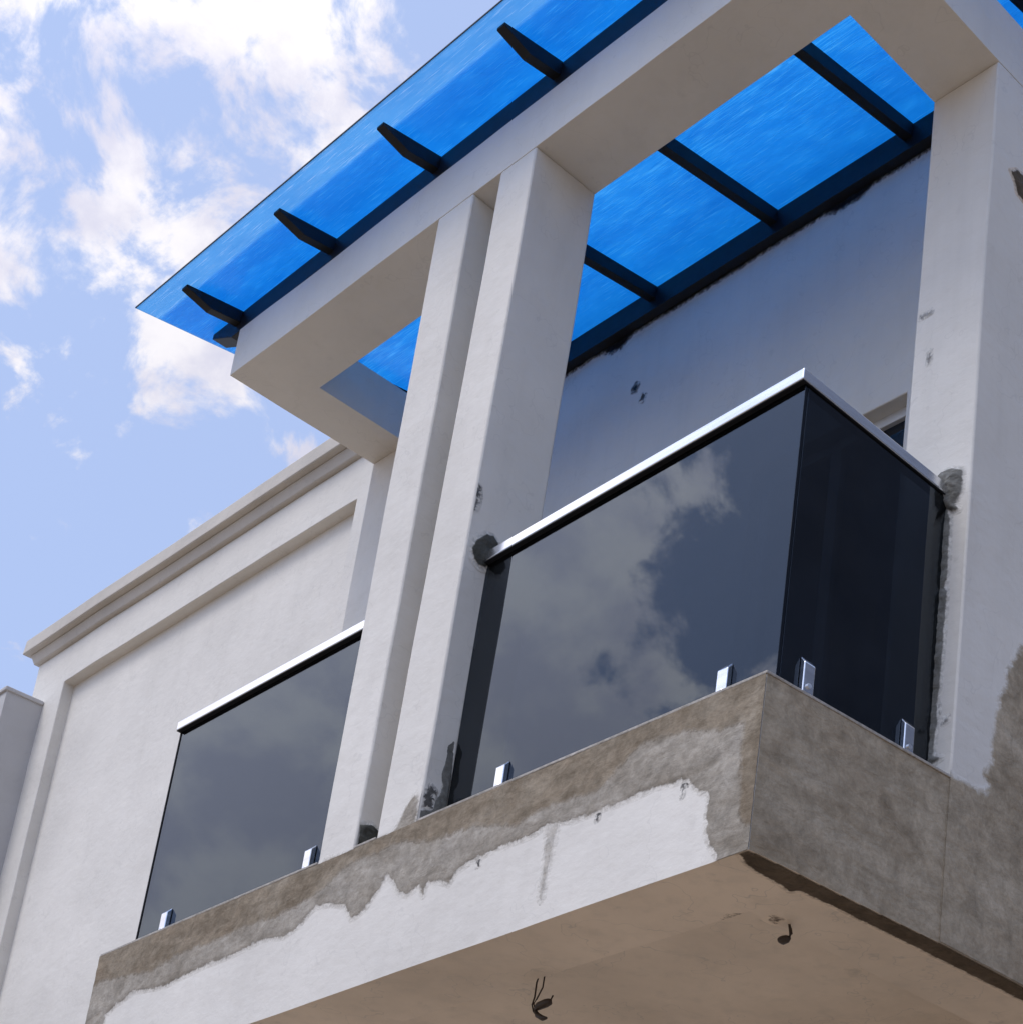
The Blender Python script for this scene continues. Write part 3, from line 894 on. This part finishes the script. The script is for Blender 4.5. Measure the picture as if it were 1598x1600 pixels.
def slanted(bm, p0, p1, n, t, z0a, z0b, z1a, z1b):
    """upright panel between plan points p0, p1; n = unit plan normal, t = thickness; bottoms z0, tops z1"""
    hx = n[0] * t / 2; hy = n[1] * t / 2
    hexa(bm, [(p0[0] - hx, p0[1] - hy, z0a), (p1[0] - hx, p1[1] - hy, z0b), (p1[0] + hx, p1[1] + hy, z0b), (p0[0] + hx, p0[1] + hy, z0a),
              (p0[0] - hx, p0[1] - hy, z1a), (p1[0] - hx, p1[1] - hy, z1b), (p1[0] + hx, p1[1] + hy, z1b), (p0[0] + hx, p0[1] + hy, z1a)])


def spigot(parent, c, n):
    """clamp standing on the slab against the outer face of the pane: two cheeks with sloped tops and a bolt"""
    t = Vector((-n.y, n.x, 0))
    def pts(u0, u1, d0, d1, za, zb):
        q = []
        for z in (0, 1):
            for u, d in ((u0, d0), (u1, d0), (u1, d1), (u0, d1)):
                p = Vector(c) + t * u + n * d
                q.append((p.x, p.y, 0.0105 if z == 0 else (zb if d == d0 else za)))
        return q
    bm = bmesh.new()
    hexa(bm, pts(-0.022, 0.022, 0.0065, 0.026, 0.148, 0.170))
    hexa(bm, pts(-0.022, 0.022, -0.0065, -0.026, 0.148, 0.170))
    sp = link('spigot', bm, M['steel'], parent, 0.003)
    bm = bmesh.new()
    a = Vector(c) + n * 0.0255 + Vector((0, 0, 0.075)); tube(bm, [a, a + n * 0.006], 0.008, 12)
    link('bolt', bm, M['steel_dark'], sp)
    return sp


def rail(parent, pts, name='handrail'):
    """box-section rail through plan points with per-point bottom heights, mitred at corners"""
    H, W = 0.038, 0.025
    P = [Vector((p[0], p[1], 0)) for p in pts]
    bm = bmesh.new(); rings = []
    for i, p in enumerate(P):
        d0 = (P[i] - P[i - 1]).normalized() if i else None
        d1 = (P[i + 1] - P[i]).normalized() if i < len(P) - 1 else None
        if d0 is None: d0 = d1
        if d1 is None: d1 = d0
        n0 = Vector((d0.y, -d0.x, 0)); n1 = Vector((d1.y, -d1.x, 0))
        mm = (n0 + n1); mm = mm / (mm.length_squared / 2)
        z = pts[i][2]
        q = [p + mm * W, p - mm * W]
        rings.append([bm.verts.new((q[0].x, q[0].y, z)), bm.verts.new((q[1].x, q[1].y, z)),
                      bm.verts.new((q[1].x, q[1].y, z + H)), bm.verts.new((q[0].x, q[0].y, z + H))])
    for a, b in zip(rings, rings[1:]):
        for k in range(4):
            bm.faces.new([a[k], a[(k + 1) % 4], b[(k + 1) % 4], b[k]])
    bm.faces.new(rings[0]); bm.faces.new(rings[-1])
    o = link(name, bm, M['steel'], parent, 0.003)
    bm = bmesh.new(); rings = []  # black strip across nearly the whole underside of the rail
    for i, p in enumerate(P):
        d0 = (P[i] - P[i - 1]).normalized() if i else (P[1] - P[0]).normalized()
        d1 = (P[i + 1] - P[i]).normalized() if i < len(P) - 1 else d0
        mm = Vector((d0.y, -d0.x, 0)) + Vector((d1.y, -d1.x, 0)); mm = mm / (mm.length_squared / 2)
        z = pts[i][2]; q = [p + mm * (W - 0.003), p - mm * (W - 0.003)]
        rings.append([bm.verts.new((q[0].x, q[0].y, z - 0.004)), bm.verts.new((q[1].x, q[1].y, z - 0.004)),
                      bm.verts.new((q[1].x, q[1].y, z - 0.0002)), bm.verts.new((q[0].x, q[0].y, z - 0.0002))])
    for a, b in zip(rings, rings[1:]):
        for k in range(4):
            bm.faces.new([a[k], a[(k + 1) % 4], b[(k + 1) % 4], b[k]])
    bm.faces.new(rings[0]); bm.faces.new(rings[-1])
    link('underside_strip', bm, M['matt_black'], o)
    return o


bal = thing('glass_balustrade', 'corner balustrade of dark mirrored glass with steel handrail, meeting the right column', 'balustrade', group='glass balustrades along the balcony edge')
GX = -0.060
zl, zc, zr = 1.037, 1.069, 1.040
bm = bmesh.new()
slanted(bm, (-1.590, YG), (GX + 0.005, YG), (0, 1), 0.012, 0.022, 0.022, zl + 0.002, zc + 0.002)
link('glass_panel', bm, M['glass'], bal, 0.001)
bm = bmesh.new()
slanted(bm, (GX, YG + 0.0075), (GX + 0.022, YC - 0.004), (1, 0), 0.012, 0.022, 0.022, zc + 0.002, zr + 0.002)
link('glass_panel', bm, M['glass'], bal, 0.001)
rail(bal, [(-1.590, YG - 0.002, zl), (GX - 0.01, YG - 0.002, zc), (GX + 0.012, YC + 0.01, zr)])
for x in (-1.292, -0.262):
    spigot(bal, (x, YG, 0), Vector((0, -1, 0)))
for y in (0.200, 0.622):
    spigot(bal, (GX + 0.022 * (y - YG) / (YC - YG), y, 0), Vector((1, 0, 0)))

bal2 = thing('glass_balustrade', 'straight balustrade of one dark glass pane with a steel handrail, left of the front columns', 'balustrade', group='glass balustrades along the balcony edge')
bm = bmesh.new()
slanted(bm, (-3.632, YG), (-2.182, YG), (0, 1), 0.012, 0.022, 0.022, 1.038, 1.034)
link('glass_panel', bm, M['glass'], bal2, 0.001)
bm = bmesh.new()
slanted(bm, (-3.641, YG), (-3.6325, YG), (0, 1), 0.018, 0.0115, 0.0115, 1.036, 1.036)
link('edge_seal', bm, M['matt_black'], bal2, 0.001)
rail(bal2, [(-3.645, YG - 0.002, 1.037), (-2.178, YG - 0.002, 1.033)])
for x in (-3.404, -2.398):
    spigot(bal2, (x, YG, 0), Vector((0, -1, 0)))

# ------------------------------------------------------------------ loose cables under the balcony
c1 = thing('loose_cable', 'looped brown cable with a taped end hanging from the balcony ceiling, left of the other', 'cable', group='loose cables under the balcony')
bm = bmesh.new()
tube(bm, [(-1.21, 0.30, -0.436), (-1.24, 0.31, -0.47), (-1.262, 0.31, -0.53), (-1.262, 0.31, -0.58), (-1.27, 0.31, -0.605), (-1.258, 0.31, -0.63), (-1.238, 0.31, -0.648)], 0.0028)
link('strand', bm, M['copper'], c1, smooth=True)
bm = bmesh.new()
tube(bm, [(-1.23, 0.302, -0.436), (-1.228, 0.312, -0.50), (-1.235, 0.316, -0.55), (-1.258, 0.316, -0.585), (-1.268, 0.314, -0.60), (-1.252, 0.312, -0.625)], 0.0025)
link('strand', bm, M['copper'], c1, smooth=True)
bm = bmesh.new()
tube(bm, [(-1.252, 0.31, -0.625), (-1.235, 0.31, -0.617), (-1.20, 0.31, -0.614), (-1.183, 0.31, -0.612), (-1.176, 0.31, -0.606)], [0.006, 0.013, 0.014, 0.012, 0.003], 10)
tube(bm, [(-1.176, 0.31, -0.606), (-1.168, 0.31, -0.594)], 0.0025)
link('taped_end', bm, M['copper'], c1, smooth=True)
bm = bmesh.new()
tube(bm, [(-1.248, 0.31, -0.630), (-1.234, 0.31, -0.648), (-1.205, 0.31, -0.664), (-1.186, 0.31, -0.667)], [0.005, 0.009, 0.009, 0.004], 10)
link('taped_end', bm, M['copper'], c1, smooth=True)

c2 = thing('loose_cable', 'short hooked brown cable hanging near the right end of the balcony ceiling', 'cable', group='loose cables under the balcony')
bm = bmesh.new()
tube(bm, [(-0.238, 0.41, ZB + 0.005), (-0.230, 0.41, -0.553), (-0.226, 0.41, -0.568), (-0.232, 0.41, -0.578), (-0.240, 0.41, -0.580)], [0.003, 0.005, 0.0055, 0.006, 0.006], 10)
link('strand', bm, M['copper'], c2, smooth=True)
bm = bmesh.new()
tube(bm, [(-0.230, 0.41, -0.579), (-0.240, 0.41, -0.581), (-0.256, 0.41, -0.581), (-0.268, 0.41, -0.577), (-0.276, 0.41, -0.573)], [0.006, 0.012, 0.014, 0.010, 0.004], 12)
link('taped_end', bm, M['copper'], c2, smooth=True)

# ------------------------------------------------------------------ dark block added out of frame, so the side glass reflects something dark
nb = thing('added_dark_block', 'added dark block out of view, there to darken the reflection in the balcony side glass', 'added block')
bm = bmesh.new()
box(bm, 9.0, 18.0, 7.0, 19.0, -4.3, 12.5)
link('wall', bm, M['block'], nb)
for fz in (-2.8, 0.4, 3.6, 6.8, 10.0):
    for k in range(3):
        x = 10.6 + k * 2.9
        box_obj('window', M['pane'], nb, (x - 0.7, x + 0.7, 6.97, 7.0, fz, fz + 1.5), 0.005)
box_obj('roof', M['block'], nb, (8.8, 18.2, 6.8, 19.2, 12.5, 12.75), 0.01)
